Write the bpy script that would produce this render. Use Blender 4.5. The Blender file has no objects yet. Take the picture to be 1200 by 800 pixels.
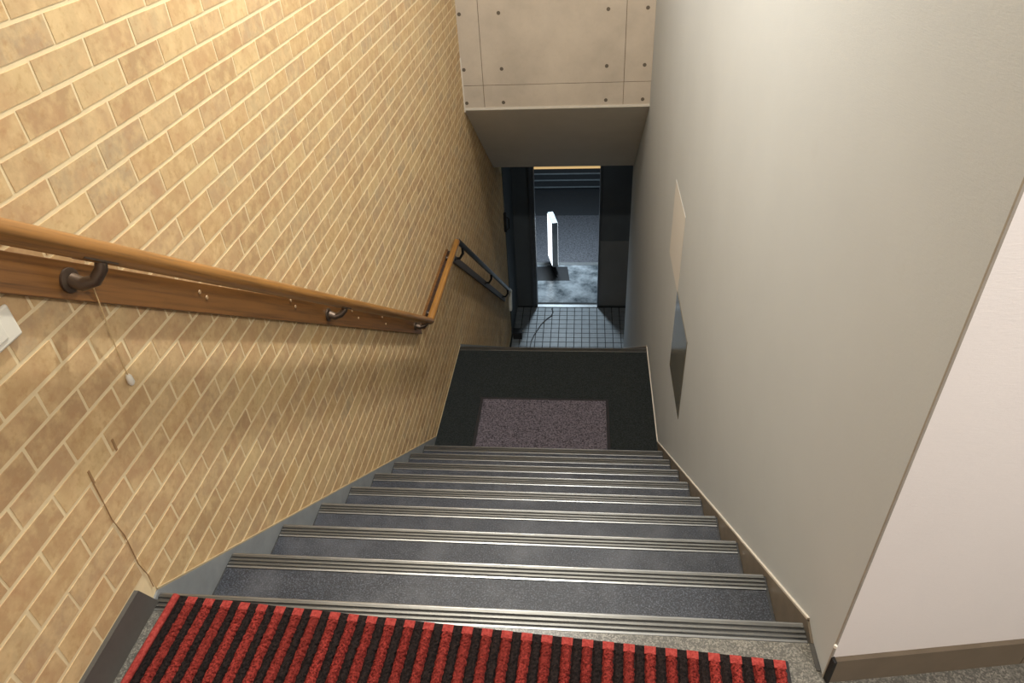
import bpy, bmesh, math, random
from mathutils import Matrix, Vector
random.seed(7)
D = bpy.data
SC = bpy.context.scene
COL = SC.collection

# ------------------------------------------------------------------ camera
CAM_LOC = Vector((0.94816, -0.89382, 1.40440))
PITCH, ROLL, YAW = map(math.radians, (36.52246, -3.58316, -6.96576))
FPX = 828.33
d_ = Vector((math.sin(YAW)*math.cos(PITCH), math.cos(YAW)*math.cos(PITCH), -math.sin(PITCH)))
r_ = d_.cross(Vector((0, 0, 1))).normalized()
u_ = r_.cross(d_)
R_ = math.cos(ROLL)*r_ + math.sin(ROLL)*u_
U_ = -math.sin(ROLL)*r_ + math.cos(ROLL)*u_
cam = D.cameras.new('camera')
cam.sensor_width = 36.0
cam.lens = 36.0*FPX/1200.0
cam.clip_start = 0.02
camo = D.objects.new('camera', cam)
COL.objects.link(camo)
M = Matrix.Identity(4)
for i in range(3):
    M[i][0], M[i][1], M[i][2], M[i][3] = R_[i], U_[i], -d_[i], CAM_LOC[i]
camo.matrix_world = M
SC.camera = camo


def px_of(p):
    v = Vector(p) - CAM_LOC
    w = v.dot(d_)
    if w < 0.05:
        return None
    return 600+FPX*v.dot(R_)/w, 400-FPX*v.dot(U_)/w


# ------------------------------------------------------------------ world, lamps, exposure
SC.view_settings.view_transform = 'Standard'
SC.view_settings.look = 'None'
SC.view_settings.gamma = 1.0
SC.view_settings.use_curve_mapping = False
SC.view_settings.exposure = 0.0
world = D.worlds.new('night_sky')
SC.world = world
world.use_nodes = True
bg = world.node_tree.nodes['Background']
bg.inputs[0].default_value = (0.10, 0.16, 0.25, 1)
bg.inputs[1].default_value = 0.12


def lamp(name, loc, power, col, size, aim=None, shape='DISK', size_y=None):
    l = D.lights.new(name, 'AREA')
    l.energy = power
    l.color = col
    l.shape = shape
    l.size = size
    if size_y:
        l.size_y = size_y
    o = D.objects.new(name, l)
    COL.objects.link(o)
    o.location = loc
    if aim is not None:
        o.rotation_euler = (Vector(aim)-Vector(loc)).to_track_quat('-Z', 'Y').to_euler()
    return o


WARM = (1.0, 0.97, 0.89)
lamp('stair_ceiling_light', (0.52, 1.22, 2.36), 54, WARM, 0.09)
lamp('landing_ceiling_light', (0.90, 2.90, 2.36), 40, (1.0, 0.985, 0.95), 0.20)
lamp('corridor_ceiling_light', (1.95, -1.20, 2.36), 54, (1.0, 0.95, 0.90), 0.5)
lamp('porch_light', (0.62, 8.05, -1.90), 58, (0.74, 0.89, 1.0), 0.22)
lamp('entrance_fill_light', (0.85, 6.30, -1.40), 0.7, (0.78, 0.90, 1.0), 0.3)  # unseen fill lamp, added to lift the dark entrance hall

# ------------------------------------------------------------------ helpers
def lin(r, g, b):
    f = lambda c: (c/255/12.92) if c/255 <= 0.04045 else ((c/255+0.055)/1.055)**2.4
    return (f(r), f(g), f(b), 1.0)


class NT:
    def __init__(self, name):
        self.m = D.materials.new(name)
        self.m.use_nodes = True
        self.t = self.m.node_tree
        self.b = self.t.nodes['Principled BSDF']
        self._pos = None

    def n(self, typ, **kw):
        x = self.t.nodes.new(typ)
        for k, v in kw.items():
            setattr(x, k, v)
        return x

    def l(self, a, b):
        self.t.links.new(a, b)

    def pos(self):
        if self._pos is None:
            self._pos = self.n('ShaderNodeNewGeometry').outputs['Position']
        return self._pos

    def noise(self, scale, detail=3, rough=0.55, vec=None):
        x = self.n('ShaderNodeTexNoise')
        x.inputs['Scale'].default_value = scale
        x.inputs['Detail'].default_value = detail
        x.inputs['Roughness'].default_value = rough
        self.l(vec or self.pos(), x.inputs['Vector'])
        return x.outputs['Fac']

    def ramp(self, fac, stops, interp='LINEAR'):
        x = self.n('ShaderNodeValToRGB')
        x.color_ramp.interpolation = interp
        e = x.color_ramp.elements
        while len(e) < len(stops):
            e.new(0.5)
        for i, (p, c) in enumerate(stops):
            e[i].position = p
            e[i].color = c
        self.l(fac, x.inputs[0])
        return x.outputs[0]

    def mix(self, fac, a, b, mode='MIX'):
        x = self.n('ShaderNodeMix', data_type='RGBA', blend_type=mode)
        if isinstance(fac, float):
            x.inputs[0].default_value = fac
        else:
            self.l(fac, x.inputs[0])
        for s, v in ((6, a), (7, b)):
            if isinstance(v, tuple):
                x.inputs[s].default_value = v
            else:
                self.l(v, x.inputs[s])
        return x.outputs[2]

    def scaled(self, sx, sy, sz):
        x = self.n('ShaderNodeVectorMath', operation='MULTIPLY')
        self.l(self.pos(), x.inputs[0])
        x.inputs[1].default_value = (sx, sy, sz)
        return x.outputs[0]

    def bump(self, h, strength=0.3, dist=0.002):
        x = self.n('ShaderNodeBump')
        x.inputs['Strength'].default_value = strength
        x.inputs['Distance'].default_value = dist
        self.l(h, x.inputs['Height'])
        self.l(x.outputs[0], self.b.inputs['Normal'])

    def set(self, color=None, rough=None, metal=None, spec=None):
        if color is not None:
            if isinstance(color, tuple):
                self.b.inputs['Base Color'].default_value = color
            else:
                self.l(color, self.b.inputs['Base Color'])
        if rough is not None:
            self.b.inputs['Roughness'].default_value = rough
        if metal is not None:
            self.b.inputs['Metallic'].default_value = metal
        if spec is not None:
            self.b.inputs['Specular IOR Level'].default_value = spec
        return self.m


MAT = {}


def plain(name, c, rough=0.5, metal=0.0, var=0.12, scale=14, bump=0.0, spec=None):
    k = NT(name)
    dark = tuple([x*(1-var) for x in c[:3]])+(1,)
    lite = tuple([min(1, x*(1+var)) for x in c[:3]])+(1,)
    f = k.noise(scale, 4, 0.6)
    k.set(k.ramp(f, [(0.3, dark), (0.7, lite)]), rough, metal, spec)
    if bump:
        k.bump(k.noise(scale*14, 3), bump, 0.001)
    MAT[name] = k.m
    return k.m


def brick_mat(name, island):
    k = NT(name)
    if island:
        rnd = k.n('ShaderNodeNewGeometry').outputs['Random Per Island']
    else:
        rnd = k.n('ShaderNodeObjectInfo').outputs['Random']
    base = k.ramp(rnd, [(0.0, lin(178, 148, 110)), (0.3, lin(198, 165, 119)), (0.5, lin(188, 159, 122)), (0.72, lin(206, 178, 131)), (0.88, lin(180, 157, 124)), (1.0, lin(200, 165, 116))])
    f = k.noise(26, 5, 0.62)
    c = k.mix(k.ramp(f, [(0.42, (0, 0, 0, 1)), (0.66, (0.75, 0.75, 0.75, 1))]), base, lin(218, 190, 142))
    f2 = k.noise(60, 4, 0.6)
    c = k.mix(k.ramp(f2, [(0.52, (0, 0, 0, 1)), (0.75, (0.55, 0.55, 0.55, 1))]), c, lin(174, 134, 88))
    f3 = k.noise(11, 4, 0.6)
    c = k.mix(k.ramp(f3, [(0.45, (0, 0, 0, 1)), (0.7, (0.5, 0.5, 0.5, 1))]), c, lin(186, 146, 108))
    k.set(c, 0.72, 0, 0.3)
    k.bump(k.noise(180, 4, 0.6), 0.25, 0.001)
    MAT[name] = k.m


brick_mat('brick_single', False)
brick_mat('brick_many', True)
plain('mortar', lin(225, 205, 164), 0.8, var=0.06, scale=30, bump=0.15)


def wallpaper(name, c, warm):
    k = NT(name)
    f = k.noise(2.2, 4, 0.6)
    col = k.ramp(f, [(0.3, tuple(x*0.95 for x in c[:3])+(1,)), (0.7, c)])
    scuff = k.noise(9, 6, 0.7)
    col = k.mix(k.ramp(scuff, [(0.62, (0, 0, 0, 1)), (0.82, (0.25, 0.25, 0.25, 1))]), col, warm)
    k.set(col, 0.75, 0, 0.25)
    k.bump(k.noise(1, 3, 0.7, k.scaled(60, 60, 420)), 0.35, 0.0012)
    MAT[name] = k.m


wallpaper('wallpaper_white', lin(188, 194, 198), lin(172, 176, 176))
wallpaper('wallpaper_patch', lin(212, 210, 206), lin(200, 197, 192))
wallpaper('wallpaper_corridor', lin(226, 221, 218), lin(210, 204, 199))


def concrete(name):
    k = NT(name)
    f = k.noise(3.2, 6, 0.62)
    col = k.ramp(f, [(0.3, lin(178, 166, 150)), (0.55, lin(192, 179, 162)), (0.75, lin(200, 187, 169))])
    col = k.mix(k.ramp(k.noise(40, 3), [(0.55, (0, 0, 0, 1)), (0.8, (0.25, 0.25, 0.25, 1))]), col, lin(170, 157, 140))
    k.set(col, 0.7, 0, 0.3)
    k.bump(k.noise(90, 4), 0.15, 0.001)
    MAT[name] = k.m


concrete('concrete_print')
plain('joint_dark', lin(112, 92, 72), 0.8)
plain('tie_hole', lin(96, 86, 74), 0.8)
plain('soffit_paint', lin(226, 221, 210), 0.7, var=0.04, scale=3)
plain('white_trim', lin(214, 206, 192), 0.45, var=0.04)
plain('ceiling_paint', lin(225, 220, 210), 0.8, var=0.03)
plain('skirt_grey', lin(138, 142, 144), 0.5, var=0.1, scale=20)
plain('skirt_taupe', lin(112, 102, 88), 0.5, var=0.14, scale=18)
plain('baseboard_dark', lin(84, 82, 78), 0.45, var=0.12, scale=16)
plain('baseboard_brown', lin(104, 92, 76), 0.4, var=0.12, scale=12)
plain('edge_tan', lin(176, 158, 124), 0.7)
plain('bead_grey', lin(150, 144, 134), 0.6)
plain('skirt_dark', lin(70, 68, 64), 0.7)
plain('black_gap', lin(18, 18, 18), 0.7)


def terrazzo(name, a, b, c, scale=140):
    k = NT(name)
    v = k.n('ShaderNodeTexVoronoi')
    v.inputs['Scale'].default_value = scale
    k.l(k.pos(), v.inputs['Vector'])
    sep = k.n('ShaderNodeSeparateColor')
    k.l(v.outputs['Color'], sep.inputs[0])
    col = k.ramp(sep.outputs[0], [(0.0, a), (0.45, b), (0.8, c), (1.0, lin(178, 172, 158))], 'CONSTANT')
    col = k.mix(k.ramp(k.noise(12, 4), [(0.35, (0, 0, 0, 1)), (0.75, (0.5, 0.5, 0.5, 1))]), col, a)
    k.set(col, 0.38, 0, 0.5)
    MAT[name] = k.m


terrazzo('terrazzo', lin(84, 82, 76), lin(112, 109, 101), lin(136, 132, 122), 330)
terrazzo('step_concrete', lin(40, 40, 40), lin(52, 52, 52), lin(62, 62, 62), 120)


def vinyl(name):
    k = NT(name)
    f = k.noise(260, 3, 0.7)
    col = k.ramp(f, [(0.36, lin(22, 25, 31)), (0.52, lin(42, 46, 54)), (0.68, lin(90, 95, 106))])
    f2 = k.noise(7, 5, 0.65)
    col = k.mix(k.ramp(f2, [(0.45, (0, 0, 0, 1)), (0.7, (0.4, 0.4, 0.4, 1))]), col, lin(96, 98, 104))
    k.set(col, 0.5, 0, 0.4)
    k.bump(f, 0.2, 0.001)
    MAT[name] = k.m


vinyl('tread_vinyl')


def carpet(name, a, b, scale):
    k = NT(name)
    f = k.noise(scale, 3, 0.75)
    col = k.ramp(f, [(0.38, a), (0.62, b)])
    if name == 'pile_red':      # some rows are more worn than others
        rnd = k.n('ShaderNodeObjectInfo').outputs['Random']
        wear = k.noise(4, 3)
        col = k.mix(k.ramp(rnd, [(0.0, (0, 0, 0, 1)), (1.0, (0.4, 0.4, 0.4, 1))]), col, a)
        col = k.mix(k.ramp(wear, [(0.4, (0, 0, 0, 1)), (0.7, (0.45, 0.45, 0.45, 1))]), col, lin(112, 44, 38))
    k.set(col, 0.95, 0, 0.1)
    k.bump(f, 0.5, 0.002)
    MAT[name] = k.m


carpet('landing_carpet', lin(26, 29, 29), lin(48, 52, 52), 170)
carpet('doormat_pile', lin(46, 42, 47), lin(116, 109, 117), 120)
plain('doormat_rubber', lin(26, 24, 27), 0.8)
carpet('pile_red', lin(70, 20, 18), lin(164, 62, 55), 210)
carpet('pile_red_flat', lin(134, 48, 44), lin(168, 72, 66), 120)
carpet('pile_black', lin(16, 14, 14), lin(44, 36, 35), 210)


def metal(name, c, rough, streak=True):
    k = NT(name)
    f = k.noise(1, 4, 0.6, k.scaled(14, 600, 600))
    f3 = k.noise(5, 4, 0.6)
    col = k.ramp(f, [(0.3, tuple(x*0.6 for x in c[:3])+(1,)), (0.65, c)])
    col = k.mix(k.ramp(f3, [(0.5, (0, 0, 0, 1)), (0.75, (0.45, 0.45, 0.45, 1))]), col, tuple(x*0.5 for x in c[:3])+(1,))
    k.set(col, rough, 1.0)
    MAT[name] = k.m


metal('nosing_metal', lin(166, 167, 166), 0.38)
metal('nosing_dull', lin(120, 119, 115), 0.45)  # dull worn metal; the brighter edges beside it paint thin highlight lines
plain('nosing_groove', lin(48, 47, 45), 0.6, var=0.2)


def wood(name, a, b, rough, tilt=0.0):
    # long grain: along the local y axis tipped down by tilt
    k = NT(name)
    tc = k.n('ShaderNodeTexCoord')
    mp = k.n('ShaderNodeMapping')
    mp.inputs['Rotation'].default_value = (tilt, 0, 0)
    k.l(tc.outputs['Object'], mp.inputs['Vector'])
    vm = k.n('ShaderNodeVectorMath', operation='MULTIPLY')
    k.l(mp.outputs[0], vm.inputs[0])
    vm.inputs[1].default_value = (70, 3.0, 110)
    f = k.noise(1, 5, 0.6, vm.outputs[0])
    col = k.ramp(f, [(0.3, a), (0.55, b), (0.75, tuple(x*1.15 for x in b[:3])+(1,))])
    col = k.mix(k.ramp(k.noise(30, 5, 0.7), [(0.6, (0, 0, 0, 1)), (0.8, (0.35, 0.35, 0.35, 1))]), col, tuple(x*0.6 for x in a[:3])+(1,))
    k.set(col, rough, 0, 0.5)
    k.b.inputs['Coat Weight'].default_value = 0.25
    k.b.inputs['Coat Roughness'].default_value = 0.2
    MAT[name] = k.m


wood('wood_rail', lin(112, 76, 33), lin(152, 106, 50), 0.38, 0.657)
wood('wood_rail_level', lin(124, 84, 36), lin(160, 112, 52), 0.38)
wood('wood_board', lin(84, 54, 24), lin(120, 80, 38), 0.42, 0.652)
plain('iron_dark', lin(98, 84, 72), 0.4, 0.7)
plain('steel_dark', lin(92, 94, 98), 0.3, 0.85)
plain('board_dim', lin(84, 75, 70), 0.5)
plain('rail_black', lin(34, 34, 36), 0.45)
plain('plastic_white', lin(226, 222, 208), 0.4, var=0.03)
plain('cord_tan', lin(196, 168, 122), 0.7)
plain('tape_white', lin(228, 228, 220), 0.6)
plain('scuff_pale', lin(176, 146, 108), 0.5)
plain('stain_brown', lin(150, 118, 80), 0.8)


def panel_metal(name):
    k = NT(name)
    k.set(k.ramp(k.noise(6, 3), [(0.3, lin(104, 104, 97)), (0.7, lin(112, 112, 105))]), 0.16, 0.0, 0.22)
    k.b.inputs['Base Color'].default_value = lin(96, 96, 90)
    MAT[name] = k.m


panel_metal('panel_gloss')
plain('tile_pale', lin(118, 125, 130), 0.5, var=0.16, scale=9)
plain('grout_dark', lin(26, 29, 31), 0.8)
plain('entrance_wall', lin(86, 92, 96), 0.6, var=0.08, scale=4)
plain('entrance_panel', lin(118, 120, 120), 0.55, var=0.06, scale=4)
plain('jamb_metal', lin(104, 108, 112), 0.4, 0.6)
plain('sill_metal', lin(190, 194, 196), 0.35, 0.8)


def ground(name, a, b, rough, scale, bs):
    k = NT(name)
    col = k.ramp(k.noise(scale, 6, 0.7), [(0.35, a), (0.65, b)])
    k.set(col, rough, 0, 0.5)
    k.bump(k.noise(bs, 4, 0.7), 0.6, 0.006)
    MAT[name] = k.m


ground('wet_concrete', lin(70, 77, 82), lin(160, 167, 172), 0.2, 4, 9)
ground('asphalt', lin(30, 32, 37), lin(108, 110, 116), 0.55, 45, 60)
ground('asphalt_dark', lin(34, 37, 41), lin(52, 56, 60), 0.7, 60, 70)
plain('mat_black', lin(22, 24, 28), 0.6)
plain('case_grey', lin(150, 156, 160), 0.4)
plain('shutter_slat', lin(112, 120, 124), 0.45, 0.3)
plain('shop_dark', lin(34, 38, 42), 0.7)


def glow(name, c, s):
    k = NT(name)
    k.set(c, 0.4)
    k.b.inputs['Emission Color'].default_value = c
    k.b.inputs['Emission Strength'].default_value = s
    MAT[name] = k.m


glow('sign_face_lit', (0.86, 0.95, 1.0, 1), 2.2)
glow('warm_strip_lit', (1.0, 0.62, 0.25, 1), 0.42)
glow('lamp_diffuser', (1.0, 0.9, 0.75, 1), 4.0)


# ---- mesh builders
def new_obj(name, me, parent=None, mat=None, mw=None):
    o = D.objects.new(name, me)
    COL.objects.link(o)
    if parent is not None:
        o.parent = parent
    if mw is not None:
        o.matrix_local = mw
    if mat is not None and me is not None and not me.materials:
        for x in (mat if isinstance(mat, (list, tuple)) else [mat]):
            me.materials.append(MAT[x])
    return o


def mesh(name, V, F, mi=None, smooth=False):
    me = D.meshes.new(name)
    me.from_pydata([tuple(v) for v in V], [], F)
    if mi:
        me.polygons.foreach_set('material_index', mi)
    if smooth:
        me.polygons.foreach_set('use_smooth', [True]*len(F))
    me.update()
    bm = bmesh.new()
    bm.from_mesh(me)
    bmesh.ops.recalc_face_normals(bm, faces=bm.faces)
    bm.to_mesh(me)
    bm.free()
    return me


class MB:
    """collects boxes, prisms and tubes into one mesh"""
    def __init__(s):
        s.V, s.F, s.I, s.mi = [], [], [], 0

    def add(s, V, F):
        b = len(s.V)
        s.V += [Vector(v) for v in V]
        s.F += [tuple(b+i for i in f) for f in F]
        s.I += [s.mi]*len(F)
        return s

    def hexa(s, lo, hi):   # lo, hi: four corners each, same order
        return s.add(list(lo)+list(hi), [(3, 2, 1, 0), (4, 5, 6, 7), (0, 1, 5, 4), (1, 2, 6, 5), (2, 3, 7, 6), (3, 0, 4, 7)])

    def box(s, x0, x1, y0, y1, z0, z1):
        return s.hexa([(x0, y0, z0), (x1, y0, z0), (x1, y1, z0), (x0, y1, z0)], [(x0, y0, z1), (x1, y0, z1), (x1, y1, z1), (x0, y1, z1)])

    def prism(s, pts, vec):
        n = len(pts)
        v = Vector(vec)
        P = [Vector(p) for p in pts]
        F = [tuple(range(n))[::-1], tuple(range(n, 2*n))]+[(i, (i+1) % n, n+(i+1) % n, n+i) for i in range(n)]
        return s.add(P+[p+v for p in P], F)

    def tube(s, pts, r, n=12, cap=True):
        P = [Vector(p) for p in pts]
        rr = r if isinstance(r, (list, tuple)) else [r]*len(P)
        V, F = [], []
        ref = None
        for i, p in enumerate(P):
            a = P[max(i-1, 0)]
            b = P[min(i+1, len(P)-1)]
            t = (b-a).normalized()
            if ref is None:
                ref = t.orthogonal().normalized()
            x = (ref-t*ref.dot(t)).normalized()
            ref = x
            y = t.cross(x)
            for k in range(n):
                an = 2*math.pi*k/n
                V.append(p+(x*math.cos(an)+y*math.sin(an))*rr[i])
        for i in range(len(P)-1):
            for k in range(n):
                F.append((i*n+k, i*n+(k+1) % n, (i+1)*n+(k+1) % n, (i+1)*n+k))
        if cap:
            F.append(tuple(range(n))[::-1])
            F.append(tuple((len(P)-1)*n+k for k in range(n)))
        return s.add(V, F)

    def build(s, name, mat, parent=None, mw=None, smooth=False, bevel=0.0):
        me = mesh(name, s.V, s.F, s.I, smooth)
        o = new_obj(name, me, parent, mat, mw)
        if bevel:
            m = o.modifiers.new('bevel', 'BEVEL')
            m.width = bevel
            m.segments = 2
            m.limit_method = 'ANGLE'
        if smooth:
            try:
                me.set_sharp_from_angle(angle=math.radians(40))
            except Exception:
                pass
        return o


def tag(o, label=None, cat=None, group=None, kind=None):
    if label:
        o['label'] = label
    if cat:
        o['category'] = cat
    if group:
        o['group'] = group
    if kind:
        o['kind'] = kind
    return o


def thing(name, label, cat, loc=(0, 0, 0), mw=None, group=None):
    o = D.objects.new(name, None)
    o.empty_display_size = 0.1
    COL.objects.link(o)
    if mw is not None:
        o.matrix_world = mw
    else:
        o.location = loc
    return tag(o, label, cat, group)


# ------------------------------------------------------------------ dimensions
T, RI = 0.26, 0.19971            # tread, riser
W = 1.434                        # right wall
LY = 3.328                       # far edge of the landing
ZL = -9*RI                       # landing level
ZF = -19*RI                      # entrance floor level
SK = math.atan(0.01672)          # the left wall runs a little askew
A0 = -0.0244
HC = 2.42                        # ceiling
YD = 6.86                        # door wall
ML = Matrix(((math.cos(SK), math.sin(SK), 0, A0), (-math.sin(SK), math.cos(SK), 0, 0), (0, 0, 1, 0), (0, 0, 0, 1)))
SL = RI/T


def X(y):
    return A0+0.01672*y


def toW(off, s, z):
    return ML @ Vector((off, s, z))


# ------------------------------------------------------------------ left wall with bricks
S_END = 6.22
FL2 = 3.34


def base_z(s):
    if s < 0:
        return 0.0
    if s < 2.358:
        return max(-SL*s+0.012, ZL)
    if s < FL2:
        return ZL
    return max(ZL-SL*(s-FL2)+0.012, ZF)


outline = [(-3.0, 0.0), (0.0, 0.0), (0.0, 0.012), (2.358, ZL), (FL2, ZL), (FL2, ZL+0.012), (FL2+(ZL+0.012-ZF)/SL, ZF), (S_END, ZF), (S_END, HC), (-3.0, HC)]
wl = MB().prism([(-0.12, s, z) for s, z in outline], (0.12, 0, 0)).build('wall_left', 'mortar', None, ML)
tag(wl, kind='structure')


def clip(poly, a, b, c):       # keep a*s + b*z >= c
    out = []
    for i in range(len(poly)):
        p, q = poly[i], poly[(i+1) % len(poly)]
        dp, dq = a*p[0]+b*p[1]-c, a*q[0]+b*q[1]-c
        if dp >= 0:
            out.append(p)
        if (dp > 0) != (dq > 0) and abs(dp-dq) > 1e-12:
            t = dp/(dp-dq)
            out.append((p[0]+(q[0]-p[0])*t, p[1]+(q[1]-p[1])*t))
    return out


def poly_area(p):
    return 0.5*abs(sum(p[i][0]*p[(i+1) % len(p)][1]-p[(i+1) % len(p)][0]*p[i][1] for i in range(len(p))))


BL, BH, MO, MV = 0.1615, 0.0608, 0.0072, 0.0058
Z0 = 0.1347
PROUD = 0.0010


def brick_geo(poly):
    """chamfered slab on the polygon, base in the wall face"""
    n = len(poly)
    cx = sum(p[0] for p in poly)/n
    cz = sum(p[1] for p in poly)/n
    w = max(p[0] for p in poly)-min(p[0] for p in poly)
    h = max(p[1] for p in poly)-min(p[1] for p in poly)
    ch = 0.0008
    kx, kz = max(0, 1-2*ch/max(w, 0.006)), max(0, 1-2*ch/max(h, 0.006))
    V = [(-0.002, s, z) for s, z in poly]+[(PROUD, cx+(s-cx)*kx, cz+(z-cz)*kz) for s, z in poly]
    F = [tuple(range(n, 2*n))]+[(i, (i+1) % n, n+(i+1) % n, n+i) for i in range(n)]
    return V, F


whole, cut = [], []
for c in range(int((ZF-Z0)/BH)-1, int((HC-Z0)/BH)+1):
    z0, z1 = Z0+c*BH+MO/2, Z0+(c+1)*BH-MO/2
    o = 0.072 if c % 2 == 0 else -0.010
    for k in range(int((-3.0-o)/BL)-1, int((S_END-o)/BL)+1):
        s0, s1 = o+k*BL+MV/2, o+(k+1)*BL-MV/2
        j = lambda a: random.uniform(-a, a)
        p = [(s0+j(.0012), z0+j(.0009)), (s1+j(.0012), z0+j(.0009)), (s1+j(.0012), z1+j(.0009)), (s0+j(.0012), z1+j(.0009))]
        if s1 < -3.0 or s0 > S_END or z0 > HC:
            continue
        # behind the concrete wall and above the soffit nothing shows
        if s0 > 4.45 and z0 > -0.40-0.80*(s0-4.45)+0.05:
            continue
        pieces = []
        if s0 < 0 < s1 and z0 < 0.09:
            a_ = clip(clip(p, -1, 0, 0.0), 0, 1, 0.086)
            b_ = clip(clip(p, 1, 0, 0.0), SL, 1, 0.014)
            pieces = [a_, b_]
        elif s1 <= 0:
            pieces = [clip(p, 0, 1, 0.086)]
        elif s0 < FL2:
            pieces = [clip(clip(p, SL, 1, 0.014), 0, 1, ZL+0.004)]
        else:
            pieces = [clip(clip(p, SL, 1, ZL+SL*FL2+0.014), 0, 1, ZF+0.08)]
        for q in pieces:
            q = clip(clip(q, 0, -1, -HC), -1, 0, -S_END) if q else q
            if len(q) < 3 or poly_area(q) < 1e-4:
                continue
            full = poly_area(q) > 0.97*(s1-s0)*(z1-z0)
            ctr = (sum(v[0] for v in q)/len(q), sum(v[1] for v in q)/len(q))
            P2 = [px_of(toW(0, *v)) for v in q]
            ar = 0
            if all(P2):
                cl = clip(clip(clip(clip(P2, 1, 0, 0), -1, 0, -1200), 0, 1, 0), 0, -1, -800)
                ar = poly_area(cl) if len(cl) > 2 else 0
            (whole if full else cut).append((ar, ctr, q))
allb = sorted([(a, c, q, True) for a, c, q in whole]+[(a, c, q, False) for a, c, q in cut], key=lambda x: -x[0])
singles, rest = allb[:296], allb[296:]
variants = []
for v in range(6):
    hw, hh = (BL-MV)/2, (BH-MO)/2
    j = lambda a: random.uniform(-a, a)
    V, F = brick_geo([(-hw+j(.0014), -hh+j(.0011)), (hw+j(.0014), -hh+j(.0011)), (hw+j(.0014), hh+j(.0011)), (-hw+j(.0014), hh+j(.0011))])
    me = mesh('brick', V, F)
    me.materials.append(MAT['brick_single'])
    variants.append(me)
for a, c, q, full in singles:
    if full:
        me, mw = random.choice(variants), Matrix.Translation((0, c[0], c[1]))
    else:
        V, F = brick_geo([(s-c[0], z-c[1]) for s, z in q])
        me, mw = mesh('brick', V, F), Matrix.Translation((0, c[0], c[1]))
        me.materials.append(MAT['brick_single'])
    new_obj('brick', me, wl, None, mw)
V, F = [], []
for a, c, q, full in rest:
    v, f = brick_geo(q)
    b = len(V)
    V += v
    F += [tuple(b+i for i in x) for x in f]
tag(new_obj('smaller_bricks', mesh('smaller_bricks', V, F), wl, 'brick_many'), kind='stuff')
# stained paper seam and smudges
mb = MB()
zz = [0.03, 0.07, 0.12, 0.16, 0.21, 0.27, 0.33, 0.40]
for i in range(len(zz)-1):
    a_, b_ = -0.006+0.004*math.sin(i*2.1), -0.006+0.004*math.sin((i+1)*2.1)
    mb.hexa([(0.001, a_, zz[i]), (0.001, a_+.0009, zz[i]), (0.001, b_+.0009, zz[i+1]), (0.001, b_, zz[i+1])],
            [(0.0030, a_, zz[i]), (0.0030, a_+.0009, zz[i]), (0.0030, b_+.0009, zz[i+1]), (0.0030, b_, zz[i+1])])
mb.build('paper_seam', 'stain_brown', wl)
for s, z, w, h in ((-0.004, 0.372, 0.005, 0.034), (0.083, 0.378, 0.005, 0.03)):
    MB().hexa([(0.001, s, z), (0.001, s+w, z), (0.001, s+w*1.4, z+h), (0.001, s+w*.4, z+h)], [(0.0028, s, z), (0.0028, s+w, z), (0.0028, s+w*1.4, z+h), (0.0028, s+w*.4, z+h)]).build('scrape_mark', 'stain_brown', wl)
# thin tan edge where the brick paper ends over the skirting
ed = MB()
for (sa, za), (sb, zb) in (((0.0, 0.012), (2.358, ZL)), ((2.358, ZL), (FL2, ZL)), ((FL2, ZL+0.012), (FL2+(ZL+0.012-ZF)/SL, ZF))):
    ed.hexa([(0, sa, za), (0.0045, sa, za), (0.0045, sb, zb), (0, sb, zb)], [(0, sa, za+0.0055), (0.0045, sa, za+0.0055), (0.0045, sb, zb+0.0055), (0, sb, zb+0.0055)])
tag(ed.build('trim_1', 'edge_tan', None, ML), kind='structure')


# skirtings along both flights
def skirt(name, off0, off1, mw, mat):
    m = MB()
    m.prism([(off0, -0.046, 0.0), (off0, 0.0, 0.012), (off0, 2.358, ZL), (off0, 2.358, ZL-0.25), (off0, -0.046, -0.22)], (off1-off0, 0, 0))
    f1 = FL2+(ZL+0.012-ZF)/SL
    m.prism([(off0, FL2, ZL+0.012), (off0, f1, ZF), (off0, f1, ZF-0.2), (off0, FL2, ZL-0.25)], (off1-off0, 0, 0))
    return tag(m.build(name, mat, None, mw), kind='structure')


skirt('trim_2', 0.0, 0.005, ML, 'skirt_grey')
skirt('trim_3', W-0.005, W, None, 'skirt_taupe')
# baseboard of the upper floor along the brick wall
bbl = MB().hexa([(0.0, -3.0, 0), (0.013, -3.0, 0), (0.013, -0.022, 0), (0.0, -0.022, 0)],
                [(0.0, -3.0, 0.082), (0.010, -3.0, 0.082), (0.010, -0.050, 0.082), (0.0, -0.050, 0.082)]).build('baseboard_left', 'baseboard_dark', None, ML)
tag(bbl, kind='structure')

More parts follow.
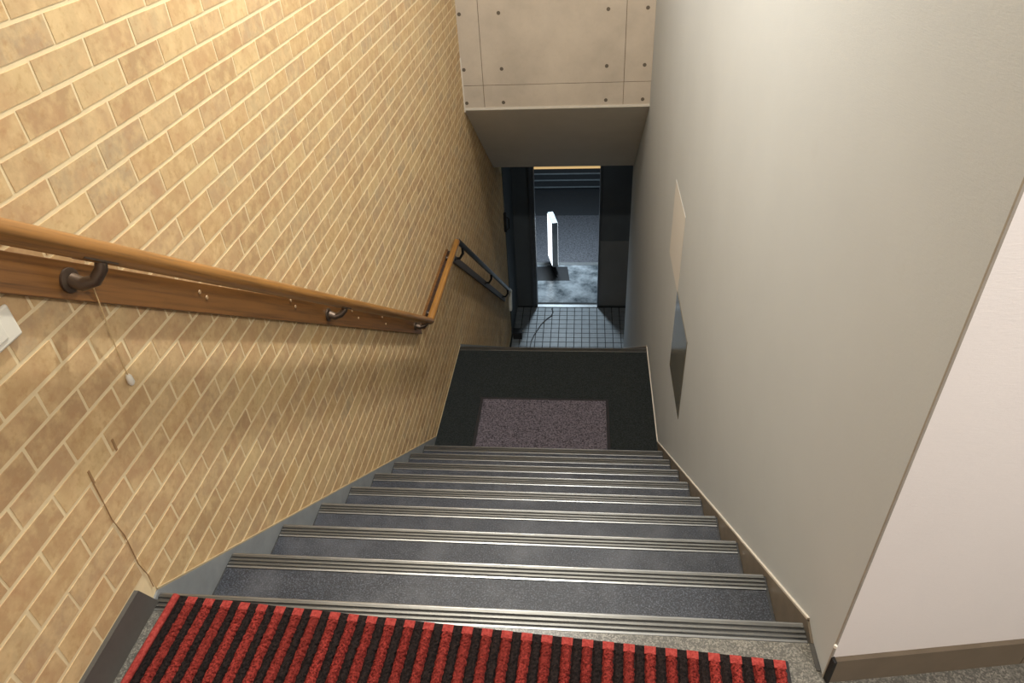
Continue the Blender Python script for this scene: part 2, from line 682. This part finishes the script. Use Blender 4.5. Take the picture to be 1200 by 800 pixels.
# ------------------------------------------------------------------ right stair wall, corridor wall
YC = -0.118
CA = math.atan2(0.064, 0.404)       # the corridor wall turns off at this angle
dx, dy = math.cos(CA), math.sin(CA)
rz = [(YC, 0.0), (0.0, 0.0), (0.0, 0.012), (2.358, ZL), (FL2, ZL), (FL2, ZL+0.012), (FL2+(ZL+0.012-ZF)/SL, ZF), (5.70, ZF-0.02), (5.70, HC), (YC, HC)]
rz = [p for p in rz if p[0] <= 5.70 or p[1] == HC]
rw = MB().prism([(W, y, z) for y, z in rz], (0.10, 0, 0)).build('wall_right', 'wallpaper_white')
for v in rw.data.vertices:
    if v.co.x > W+.05 and v.co.y < 0:
        v.co.y += .022
tag(rw, kind='structure')
MB().box(W-0.0012, W+0.001, 2.19, 2.62, -0.585, -0.155).build('wallpaper_patch', 'wallpaper_patch', rw)
ed = MB()
for (ya, za), (yb, zb) in (((0.0, 0.012), (2.358, ZL)), ((2.358, ZL), (FL2, ZL)), ((FL2, ZL+0.012), (5.7, ZL+0.012-SL*(5.7-FL2)))):
    ed.hexa([(W, ya, za), (W-.0055, ya, za), (W-.0055, yb, zb), (W, yb, zb)], [(W, ya, za+.007), (W-.0055, ya, za+.007), (W-.0055, yb, zb+.007), (W, yb, zb+.007)])
tag(ed.build('trim_4', 'white_trim'), kind='structure')

cwL = 2.7
cw = MB().prism([(W+0.003, YC, 0), (W+0.003+dx*cwL, YC+dy*cwL, 0), (W+0.003+dx*cwL-dy*.1, YC+dy*cwL+dx*.1, 0), (W+0.003, YC+.1, 0)], (0, 0, HC)).build('wall_corridor', 'wallpaper_corridor')
tag(cw, kind='structure')
# corner bead with its one bright nail
cb = MB().box(W-0.0012, W+0.0025, YC-0.0012, YC+0.003, 0.0, HC).build('trim_5', 'bead_grey')
tag(cb, kind='structure')
MB().tube([(W-0.001, YC-0.002, 0.118), (W-0.004, YC-0.006, 0.119)], 0.0035, 8).build('nail_head', 'plastic_white', cb)
MB().box(W-.010, W-.0005, YC+.012, -.048, 0.0, .002).build('floor_gap', 'skirt_dark', cb)
# brown baseboard of the corridor wall, in butted lengths
bb = D.objects.new('baseboard_right', None)
COL.objects.link(bb)
bb.matrix_world = Matrix.Translation((W, YC, 0)) @ Matrix.Rotation(CA, 4, 'Z')
tag(bb, kind='structure')
for a_, b_ in ((0.006, 0.393), (0.3945, 1.25), (1.2515, 2.1)):
    MB().hexa([(a_, -0.012, 0), (b_, -0.012, 0), (b_, 0, 0), (a_, 0, 0)], [(a_, -0.010, 0.074), (b_, -0.010, 0.074), (b_, 0, 0.074), (a_, 0, 0.074)]).build('baseboard_length', 'baseboard_brown', bb)
MB().box(0.0, 0.006, -0.013, 0.0, 0, 0.076).build('end_gap', 'black_gap', bb)

# ------------------------------------------------------------------ upper floor, ceiling, back walls
fl = MB().prism([(X(-3)-.0, -3, -0.16), (4.2, -3, -0.16), (4.2, .4, -0.16), (W, -0.02, -0.16), (W, -0.047, -0.16), (X(0), -0.047, -0.16)], (0, 0, 0.16)).build('floor', 'terrazzo')
tag(fl, kind='structure')
ce = MB().box(-0.2, 4.3, -3.1, 4.55, HC, HC+0.1).build('ceiling', 'ceiling_paint')
tag(ce, kind='structure')
tag(MB().box(-0.3, 4.3, -3.1, -3.0, 0, HC).build('wall_back', 'wallpaper_corridor'), kind='structure')
tag(MB().box(4.1, 4.2, -3.0, 0.6, 0, HC).build('wall_far_right', 'wallpaper_corridor'), kind='structure')

for loc, ra in (((0.52, 1.22), 0.10), ((0.90, 2.90), 0.13), ((1.95, -1.20), 0.28)):
    t = thing('ceiling_lamp', {0.10: 'small round ceiling lamp over the middle of the upper stairs', 0.13: 'round ceiling lamp high over the stair landing', 0.28: 'wide round ceiling lamp over the upper corridor floor'}[ra], 'lamp', (loc[0], loc[1], HC))
    MB().tube([(0, 0, 0), (0, 0, -0.03)], [ra+.02, ra+.015], 28).build('lamp_rim', 'white_trim', t, smooth=True)
    MB().tube([(0, 0, -0.0305), (0, 0, -0.040)], [ra, ra*.97], 28).build('diffuser', 'lamp_diffuser', t, smooth=True)

# ------------------------------------------------------------------ concrete wall over the second flight, sloped soffit
CY = 4.40
ZB = -0.356
xl = X(CY)
cwall = MB().box(xl, W, CY+0.006, CY+0.12, ZB, HC).build('wall_far', 'joint_dark')
tag(cwall, kind='structure')
xs = [xl, 0.206, 1.238, W]
zs = [ZB+0.010, -0.182, 0.72, 1.62, HC]
g = 0.0035
for i in range(3):
    for j in range(4):
        a_, b_ = xs[i]+(g/2 if i else 0), xs[i+1]-(g/2 if i < 2 else 0)
        c_, e_ = zs[j]+(g/2 if j else 0), zs[j+1]-g/2
        p = MB().box(a_, b_, CY, CY+0.008, c_, e_).build('concrete_panel', 'concrete_print', cwall, bevel=0.001)
        for hx in (0.072, 0.350, 1.111, 1.380):
            for hz in (-0.31, -0.066, 0.312, 0.60, 0.86, 1.24, 1.50):
                if a_ < hx < b_ and c_ < hz < e_:
                    MB().tube([(hx, CY+0.002, hz), (hx, CY-0.0006, hz)], [0.012, 0.0135], 12).build('tie_hole', 'tie_hole', p)
                    break_ = True
tag(MB().box(xl, W, CY-0.008, CY+0.02, ZB-0.006, ZB+0.010).build('trim_6', 'white_trim'), kind='structure')
tag(MB().box(xl-0.002, xl+0.010, CY-0.010, CY, ZB-0.02, 0.02).build('trim_7', 'white_trim'), kind='structure')
tag(MB().box(xl-0.016, xl-0.006, CY-0.05, CY-0.04, -0.02, 0.09).build('trim_8', 'white_trim'), kind='structure')
SE = 5.66
ZS = ZB-0.79*(SE-CY)
sof = MB().prism([(xl, CY, ZB-0.006), (xl, SE, ZS), (xl, SE, ZS+0.02), (xl, YD, ZS+0.02), (xl, YD, ZS+0.12), (xl, CY+0.1, ZB+0.12), (xl, CY, ZB)], (W-xl+0.09, 0, 0)).build('ceiling_slope', 'soffit_paint')
tag(sof, kind='structure')

# ------------------------------------------------------------------ stairs
def nosing_mesh(name, x0, x1):
    """ribbed aluminium strip: profile in (y, z), leading edge at y = 0"""
    pr = [(-0.046, -0.004, 0), (-0.046, 0.000, 0), (-0.041, 0.0006, 0), (-0.040, -0.0028, 1), (-0.036, -0.0028, 0), (-0.035, 0.0002, 2), (-0.030, 0.0002, 2), (-0.029, -0.0028, 1), (-0.0245, -0.0028, 0),
          (-0.0235, 0.0002, 2), (-0.018, 0.0002, 2), (-0.017, -0.0028, 1), (-0.0125, -0.0028, 0), (-0.0115, 0.0004, 2), (-0.0045, 0.0006, 0), (-0.003, 0.0008, 0), (-0.0006, 0.0, 0), (0.0, -0.003, 0), (0.0, -0.026, 0), (-0.003, -0.026, 0), (-0.003, -0.004, 0)]
    n = len(pr)
    V = [(x0, p[0], p[1]) for p in pr]+[(x1, p[0], p[1]) for p in pr]
    F = [(i, (i+1) % n, n+(i+1) % n, n+i) for i in range(n)]+[tuple(range(n))[::-1], tuple(range(n, 2*n))]
    mi = [pr[i][2] for i in range(n)]+[0, 0]
    return mesh(name, V, F, mi)


def flight(root, y0, z0, nsteps, landing_after):
    # y0, z0: leading edge of the level above; steps 1..nsteps below it
    for k in range(0, nsteps+1):
        yk, zk = y0+k*T, z0-k*RI
        x0, x1 = X(yk)+0.010, W-0.012
        if k == 0 and not landing_after:
            continue
        if k == 0:
            new_obj('nosing', nosing_mesh('nosing', x0 if z0 < -0.1 else x0-0.006, x1), root, ['nosing_metal', 'nosing_groove', 'nosing_dull'], Matrix.Translation((0, yk, zk)))
            continue
        ya = yk-T
        st = MB().hexa([(X(ya)+.006, ya+.001, zk-.19), (W-.006, ya+.001, zk-.19), (W-.006, yk-.002, zk-.19), (X(yk)+.006, yk-.002, zk-.19)],
                       [(X(ya)+.006, ya+.001, zk-.005), (W-.006, ya+.001, zk-.005), (W-.006, yk-.002, zk-.005), (X(yk)+.006, yk-.002, zk-.005)]).build('step', 'step_concrete', root)
        MB().hexa([(X(ya)+.012, ya+.004, zk-.005), (W-.014, ya+.004, zk-.005), (W-.014, yk-.048, zk-.005), (X(yk)+.012, yk-.048, zk-.005)],
                  [(X(ya)+.012, ya+.004, zk-.001), (W-.014, ya+.004, zk-.001), (W-.014, yk-.048, zk-.001), (X(yk)+.012, yk-.048, zk-.001)]).build('tread_cover', 'tread_vinyl', st)
        new_obj('nosing', nosing_mesh('nosing', x0, x1), st, ['nosing_metal', 'nosing_groove', 'nosing_dull'], Matrix.Translation((0, yk, zk)))


st1 = thing('staircase', 'upper staircase with grey vinyl treads and ribbed metal nosings descending to dark landing', 'staircase')
flight(st1, 0.0, 0.0, 8, True)
ya = 8*T
ldg = MB().hexa([(X(ya)+.001, ya+.001, ZL-.2), (W-.001, ya+.001, ZL-.2), (W-.001, LY-.002, ZL-.2), (X(LY)+.001, LY-.002, ZL-.2)],
                [(X(ya)+.001, ya+.001, ZL-.005), (W-.001, ya+.001, ZL-.005), (W-.001, LY-.002, ZL-.005), (X(LY)+.001, LY-.002, ZL-.005)]).build('landing', 'step_concrete', st1)
MB().hexa([(X(ya)+.002, ya+.003, ZL-.005), (W-.002, ya+.003, ZL-.005), (W-.002, LY-.046, ZL-.005), (X(LY)+.002, LY-.046, ZL-.005)],
          [(X(ya)+.002, ya+.003, ZL), (W-.002, ya+.003, ZL), (W-.002, LY-.046, ZL), (X(LY)+.002, LY-.046, ZL)]).build('landing_carpet', 'landing_carpet', ldg)
new_obj('nosing', nosing_mesh('nosing', X(LY)+.010, W-.012), ldg, ['nosing_metal', 'nosing_groove', 'nosing_dull'], Matrix.Translation((0, LY, ZL)))
st2 = thing('staircase', 'lower staircase beyond the dark landing edge, leading down to the tiled entrance', 'staircase', (0, 0, 0))
flight(st2, LY, ZL, 9, False)

# ------------------------------------------------------------------ doormat on the landing
dm = thing('doormat', 'rectangular purplish grey speckled doormat with black edge lying on the dark landing', 'doormat', (0.70, 2.47, ZL+.0012))
MB().prism([(-.436, -.275, 0), (.436, -.275, 0), (.436, .275, 0), (-.436, .275, 0)], (0, 0, .006)).build('mat_border', 'doormat_rubber', dm, bevel=.002)
V, F = [], []
nx, ny = 120, 76
for j in range(ny+1):
    for i in range(nx+1):
        e = (i in (0, nx) or j in (0, ny))
        V.append((-.418+.836*i/nx, -.257+.514*j/ny, .0055 if e else .010+random.uniform(-.0016, .0016)))
for j in range(ny):
    for i in range(nx):
        a_ = j*(nx+1)+i
        F.append((a_, a_+1, a_+nx+2, a_+nx+1))
new_obj('mat_pile', mesh('mat_pile', V, F), dm, 'doormat_pile')

# ------------------------------------------------------------------ red and black striped mat at the top of the stairs
MANG = math.atan2(-0.083, 1.347)
sm = thing('striped_mat', 'red and black striped pile mat at the head of the stairs', 'mat', mw=Matrix.Translation((0.018, -0.008, 0.0015)) @ Matrix.Rotation(MANG, 4, 'Z'))
MWID, MLEN = 1.352, 0.62
MB().box(0, MWID, -MLEN, 0, 0, 0.003).build('mat_backing', 'pile_black', sm)
NS = 31
pit = (MWID-0.022)/NS


def stripe_mesh(name, w, hmax, y0, y1, nyy, jit):
    nx = 5
    V, F = [], []
    for j in range(nyy+1):
        y = y0+(y1-y0)*j/nyy
        end = 0.55 if j in (0, nyy) else 1
        for i in range(nx+1):
            u = i/nx
            prof = math.sin(math.pi*u)**0.5 if 0 < u < 1 else 0
            V.append((w*u+random.uniform(-1, 1)*jit*.7, y+random.uniform(-1, 1)*jit*.5, 0.002+hmax*prof*end*(1+random.uniform(-.22, .12))))
    for j in range(nyy):
        for i in range(nx):
            a_ = j*(nx+1)+i
            F.append((a_, a_+1, a_+nx+2, a_+nx+1))
    return mesh(name, V, F)


red_v = [stripe_mesh('red_stripe', pit*0.54, 0.0125, -MLEN+.005, -.018, 150, 0.0024) for _ in range(4)]
blk_v = [stripe_mesh('black_stripe', pit*0.50, 0.0095, -MLEN+.005, -.018, 120, 0.0020) for _ in range(4)]
hem_r = MB().box(0, pit*.54, -.0185, -.001, .002, .0065)
hem_b = MB().box(0, pit*.46, -.0185, -.001, .002, .0055)
hr = mesh('red_hem', hem_r.V, hem_r.F)
hb = mesh('black_hem', hem_b.V, hem_b.F)
for lst, mt in ((red_v, 'pile_red'), (blk_v, 'pile_black'), ([hr], 'pile_red_flat'), ([hb], 'pile_black')):
    for me in lst:
        me.materials.append(MAT[mt])
for k in range(NS):
    x = 0.020+k*pit
    mwb = Matrix.Translation((x, 0, 0))
    mwr = Matrix.Translation((x+pit*.46, 0, 0))
    b_ = new_obj('black_stripe', random.choice(blk_v), sm, None, mwb)
    r2 = new_obj('red_stripe', random.choice(red_v), sm, None, mwr)
    new_obj('hem', hb, b_)
    new_obj('hem', hr, r2)
mb = MB()
mb.tube([(0.010, -MLEN, .006), (0.010, -.3, .006), (.010, -.002, .006)], 0.0085, 10)
mb.build('edge_binding', 'pile_red_flat', sm, smooth=True)
MB().box(MWID-.004, MWID+.004, -MLEN, 0, 0.0, .004).build('edge_rubber', 'doormat_rubber', sm)

# ------------------------------------------------------------------ wooden handrail (upper flight and landing)
def rail_z(s):
    return 0.9415-0.7735*s


OFF, RR = 0.08, 0.0210
hr_ = thing('wooden_handrail', 'varnished wooden handrail on a brown backing board along the brick wall', 'handrail', mw=ML)
S0, S1, S2 = -1.0, 2.345, 3.265
ZR = -0.862
pts = [(OFF, S0, rail_z(S0)), (OFF, 0.6, rail_z(0.6)), (OFF, S1-.02, rail_z(S1-.02)), (OFF, S1+0.012, ZR-.012)]
MB().tube(pts, [RR, RR, RR, RR*.92], 20).build('sloping_rail', 'wood_rail', hr_, smooth=True)
MB().tube([(OFF, S1-.008, ZR-.004), (OFF, S1+.012, ZR), (OFF, S2-.006, ZR), (OFF, S2, ZR)], [RR*.9, RR, RR, RR*.85], 20).build('level_rail', 'wood_rail_level', hr_, smooth=True)


def board(s0, s1, b0, b1, h0, h1, name, mat, parent, th=0.020):
    return MB().hexa([(0.001, s0, b0), (th, s0, b0), (th, s1, b1), (0.001, s1, b1)], [(0.001, s0, h0), (th-.003, s0, h0), (th-.003, s1, h1), (0.001, s1, h1)]).build(name, mat, parent, bevel=.0015)


board(S0, 2.345, .827-.764*S0, .827-.764*2.345, .9165-.759*S0, .9165-.759*2.345, 'backing_board', 'wood_board', hr_)
board(2.42, 3.25, -.985, -.985, -.915, -.915, 'backing_board', 'wood_board', hr_)


def bracket(s, zb, zr, parent, mat, off=OFF, name='bracket', sc=1.0):
    m = MB()
    m.tube([(.019, s, zb), (.024, s, zb), (.027, s, zb)], [.024*sc, .024*sc, .017*sc], 18)
    z1 = zr-RR+.003
    m.tube([(.024, s, zb), (.045, s, zb-.008), (off-.016, s+.010, zb-.006), (off-.002, s+.020, (zb+z1)/2-.006), (off, s+.026, z1-.010)], [.015*sc, .014*sc, .0125*sc, .012*sc, .011*sc], 12)
    sl = -.772 if name == 'bracket' else 0
    for q in (-1,):
        m.hexa([(off-.013, s-.022, z1-.007-sl*.036), (off+.013, s-.022, z1-.007-sl*.036), (off+.013, s+.050, z1-.007+sl*.036), (off-.013, s+.050, z1-.007+sl*.036)],
               [(off-.013, s-.022, z1+.001-sl*.036), (off+.013, s-.022, z1+.001-sl*.036), (off+.013, s+.050, z1+.001+sl*.036), (off-.013, s+.050, z1+.001+sl*.036)])
    return m.build(name, mat, parent, smooth=True)


for s in (0.155, 1.195, 2.235):
    zb = .872-.761*s
    bracket(s, zb, rail_z(s+.014), hr_, 'iron_dark')
for s in (2.50, 3.15):
    m = MB()
    m.tube([(.019, s, -.925), (.026, s, -.925)], [.02, .016], 16)
    m.tube([(.022, s, -.925), (.055, s, -.93), (OFF, s, -.905), (OFF, s, ZR-RR+.003)], [.011, .010, .009, .009], 10)
    m.build('bracket', 'iron_dark', hr_, smooth=True)
for p in ((.022, .515, .497), (.022, .535, .468), (.022, .95, .185), (.022, .97, .148), (.022, 1.42, -.175), (.022, 1.47, -.245), (.022, 1.75, -.435), (.022, 1.78, -.495)):
    MB().tube([(.0195, p[1], p[2]), (.0215, p[1], p[2])], [.006, .0045], 10).build('scuff_spot', 'scuff_pale', hr_)  # small raised discs standing in for pale scuffs on the board

# black handrail down the lower flight
bh = thing('metal_handrail', 'dark metal handrail on a black backing board running down beyond the landing', 'handrail', mw=ML)


def rail2(s):
    return ZR-0.802*(s-3.275)


E2 = 5.74
MB().tube([(OFF, 3.275, rail2(3.275)), (OFF, 3.30, rail2(3.30)), (OFF, E2, rail2(E2))], [.014, .0195, .0195], 16).build('rail_tube', 'steel_dark', bh, smooth=True)
board(3.29, E2, rail2(3.29)-.145, rail2(E2)-.145, rail2(3.29)-.075, rail2(E2)-.075, 'backing_board', 'board_dim', bh)
for s in (3.42, 4.55, 5.55):
    m = MB()
    zb = rail2(s)-.105
    m.tube([(.019, s, zb), (.027, s, zb)], [.02, .016], 14)
    m.tube([(.022, s, zb), (.055, s, zb), (OFF, s, zb+.04), (OFF, s, rail2(s)-.015)], .010, 10)
    m.build('bracket', 'rail_black', bh, smooth=True)
m = MB()
m.tube([(OFF, E2-.06, rail2(E2-.06)), (OFF, E2+.012, rail2(E2+.012))], .0225, 14)
m.hexa([(OFF-.016, E2-.03, rail2(E2)-.25), (OFF+.010, E2-.03, rail2(E2)-.25), (OFF+.012, E2+.012, rail2(E2)-.25), (OFF-.016, E2+.012, rail2(E2)-.25)],
       [(OFF-.020, E2-.05, rail2(E2)+.02), (OFF+.02, E2-.05, rail2(E2)+.02), (OFF+.02, E2+.012, rail2(E2)), (OFF-.02, E2+.012, rail2(E2))])
m.build('end_wrap', 'tape_white', bh, smooth=True)['label'] = 'pale tape wrapped round the rail end'

# ------------------------------------------------------------------ small things on the walls
sw = thing('wall_switch', 'white plastic switch plate below the wooden handrail at the left edge', 'switch', mw=ML @ Matrix.Translation((0, -0.013, .760)))
MB().box(0.0018, .010, -.035, .035, -.031, .031).build('switch_plate', 'plastic_white', sw, bevel=.006)
MB().box(.009, .0125, -.026, .004, -.018, .018).build('rocker', 'plastic_white', sw, bevel=.002)
pc = thing('pull_cord', 'thin tan cord with a small white bead hanging from the first rail bracket', 'cord', mw=ML)
MB().tube([(.026, .197, .735), (.020, .197, .66), (.012, .195, .56), (.009, .195, .485)], .0012, 6).build('cord', 'cord_tan', pc)
MB().tube([(.009, .196, .494), (.009, .196, .488), (.009, .196, .472), (.009, .196, .466)], [.0035, .0065, .0075, .004], 12).build('bead', 'plastic_white', pc, smooth=True)
pn = thing('wall_panel', 'shiny grey metal access panel low on the white stair wall', 'panel', (W, 1.98, -.81))
MB().box(-.003, .001, -.215, .215, -.236, .236).build('cover_plate', 'panel_gloss', pn, bevel=.001)
MB().box(-.0022, .001, -.219, .219, -.240, .240).build('frame', 'skirt_taupe', pn)
wf = thing('wall_fitting', 'small dark upright fitting at the far end of the brick wall', 'fitting', mw=ML @ Matrix.Translation((0, 6.16, -2.22)))
MB().box(.001, .03, -.02, .02, -.10, .13).build('fitting_body', 'rail_black', wf, bevel=.006)
MB().tube([(.03, 0, .08), (.055, 0, .06), (.055, 0, -.06), (.03, 0, -.08)], .008, 8).build('fitting_handle', 'rail_black', wf, smooth=True)

# ------------------------------------------------------------------ entrance hall at the bottom
XL2 = X(S_END)
XR2 = 1.53
ef = MB().box(X(5.6)-.02, XR2+.02, 5.66, YD+.10, ZF-.10, ZF-.006).build('floor_entrance', 'grout_dark')
tag(ef, kind='structure')
tl = MB().box(.004, .0905, .004, .0905, -.008, 0.0)
tme = []
for v in range(3):
    me = mesh('tile', [(p[0]+random.uniform(-.001, .001), p[1]+random.uniform(-.001, .001), p[2] if p[2] < -.004 else -.0005*v) for p in tl.V], tl.F)
    me.materials.append(MAT['tile_pale'])
    tme.append(me)
for i in range(15):
    for j in range(12):
        new_obj('tile', random.choice(tme), ef, None, Matrix.Translation((0.093+i*.0957, 5.69+j*.0957, ZF)))
# grey pier that ends the brick wall, door wall and its lower panel
tag(MB().hexa([(XL2-.1, S_END-.002, ZF), (XL2+.012, S_END-.002, ZF), (XL2+.03, YD, ZF), (XL2-.1, YD, ZF)], [(XL2-.1, S_END-.002, ZS+.05), (XL2+.012, S_END-.002, ZS+.05), (XL2+.03, YD, ZS+.05), (XL2-.1, YD, ZS+.05)]).build('wall_pier', 'entrance_wall'), kind='structure')
DX0, DX1, DZ = 0.372, 1.150, -1.66
we = MB()
we.box(XL2, DX0-.06, YD, YD+.14, ZF, ZS+.1)
we.box(DX1+.02, XR2+.1, YD, YD+.14, ZF, ZS+.1)
we.box(DX0-.06, DX1+.02, YD, YD+.14, DZ+.05, ZS+.1)
wen = tag(we.build('wall_entrance', 'entrance_wall'), kind='structure')
MB().box(DX1+.02, XR2, YD-.012, YD+.01, ZF+.03, -2.83).build('kick_panel', 'entrance_panel', wen)
tag(MB().box(XR2, XR2+.1, 5.70, YD, ZF, ZS+.1).build('wall_recess', 'entrance_panel'), kind='structure')
dr = D.objects.new('door_1', None)
COL.objects.link(dr)
dr.location = ((DX0+DX1)/2, YD, ZF)
tag(dr, kind='structure')
hw = (DX1-DX0)/2
MB().box(-hw-.06, -hw-.035, -.03, .15, 0, DZ-ZF+.05).box(-hw-.035, -hw, -.01, .13, 0, DZ-ZF+.05).build('jamb', 'jamb_metal', dr, bevel=.002)
MB().box(hw, hw+.02, -.02, .15, 0, DZ-ZF+.05).build('jamb', 'jamb_metal', dr, bevel=.002)
MB().box(-hw, hw, -.02, .15, DZ-ZF, DZ-ZF+.05).build('door_head', 'jamb_metal', dr, bevel=.002)
MB().box(-hw, hw, -.03, .03, -.006, .010).build('threshold', 'sill_metal', dr, bevel=.002)

# cable lying over the tiles, small black box by the pier
cbl = thing('floor_cable', 'thin dark cable curling over the pale tiles inside the street door', 'cable', (0, 0, ZF))
cp = [(.56, 6.80, .006), (.58, 6.72, .006), (.56, 6.63, .006), (.50, 6.55, .006), (.44, 6.44, .006), (.40, 6.32, .006), (.36, 6.20, .006), (.335, 6.08, .006), (.33, 5.95, .006)]
MB().tube(cp, .006, 8).build('cable', 'rail_black', cbl, smooth=True)
bx = thing('floor_box', 'small black box on the entrance floor beside the dark pier', 'box', (.165, 6.17, ZF))
MB().box(-.055, .055, -.05, .05, 0, .085).build('box_body', 'rail_black', bx, bevel=.006)
MB().box(-.058, .058, -.053, .053, .085, .10).build('box_lid', 'shop_dark', bx, bevel=.004)

# ------------------------------------------------------------------ street outside
GZ = ZF-.006
pv = tag(MB().box(-4, 6, YD+.10, 7.93, GZ-.2, GZ).build('floor_pavement', 'wet_concrete'), kind='structure')
tag(MB().box(-4, 6, 7.932, 8.00, GZ-.2, GZ+.004).build('trim_9', 'sill_metal'), kind='structure')
tag(MB().box(-4, 6, 8.002, 9.50, GZ-.2, GZ-.002).build('floor_asphalt', 'asphalt'), kind='structure')
tag(MB().box(-4, 6, 9.502, 11.0, GZ-.2, GZ-.004).build('floor_road', 'asphalt_dark'), kind='structure')
# outer wall face of the building, both sides of the door
tag(MB().box(-4, XL2, YD+.02, YD+.14, ZF, 1.0).box(XR2+.1, 6, YD+.02, YD+.14, ZF, 1.0).build('wall_street', 'entrance_wall'), kind='structure')
# lit stand sign on its flat base
an = math.radians(13)
sg = thing('street_sign', 'narrow lit white stand sign on the wet pavement outside the door', 'sign', mw=Matrix.Translation((.54, 7.86, GZ+.0075)) @ Matrix.Rotation(an, 4, 'Z'))
MB().box(-.040, .040, -.17, .17, .10, .79).build('sign_case', 'case_grey', sg, bevel=.008)
for q in (-1, 1):
    MB().box(q*.0415-.002, q*.0415+.002, -.155, .155,   .115, .775).build('lit_face', 'sign_face_lit', sg, bevel=.002)
MB().tube([(0, 0, .012), (0, 0, .11)], [.028, .022], 12).build('foot_post', 'rail_black', sg, smooth=True)
MB().box(-.012, .012, -.28, .05, .0, .018).build('foot_bar', 'rail_black', sg, bevel=.003)
bm_ = thing('pavement_mat', 'flat black mat under the lit stand sign outside', 'mat', (.46, 7.68, GZ))
MB().prism([(-.32, .20, 0), (.28, .20, 0), (.32, -.17, 0), (-.32, -.17, 0)], (0, 0, .006)).build('mat_sheet', 'mat_black', bm_, bevel=.002)
# shutter of the building over the road, low lit band above it
sh = thing('roller_shutter', 'grey slatted shutter across the road seen through the top of the doorway', 'shutter', (.9, 10.5, GZ))
MB().box(-3.2, 3.2, .03, .10, 0, 2.4).build('shutter_back', 'shop_dark', sh)
for i, z in enumerate((.036, .163, .280)):
    MB().box(-3.0, 3.0, -.012, .03, z-.012, z+.012).build('slat', 'shutter_slat', sh, bevel=.004)
    MB().box(-3.0, 3.0, .010, .03, z+.014, z+.100).build('slat', 'shop_dark', sh)
MB().box(-3.0, 3.0, -.01, .03, .375, .407).build('lit_band', 'warm_strip_lit', sh)
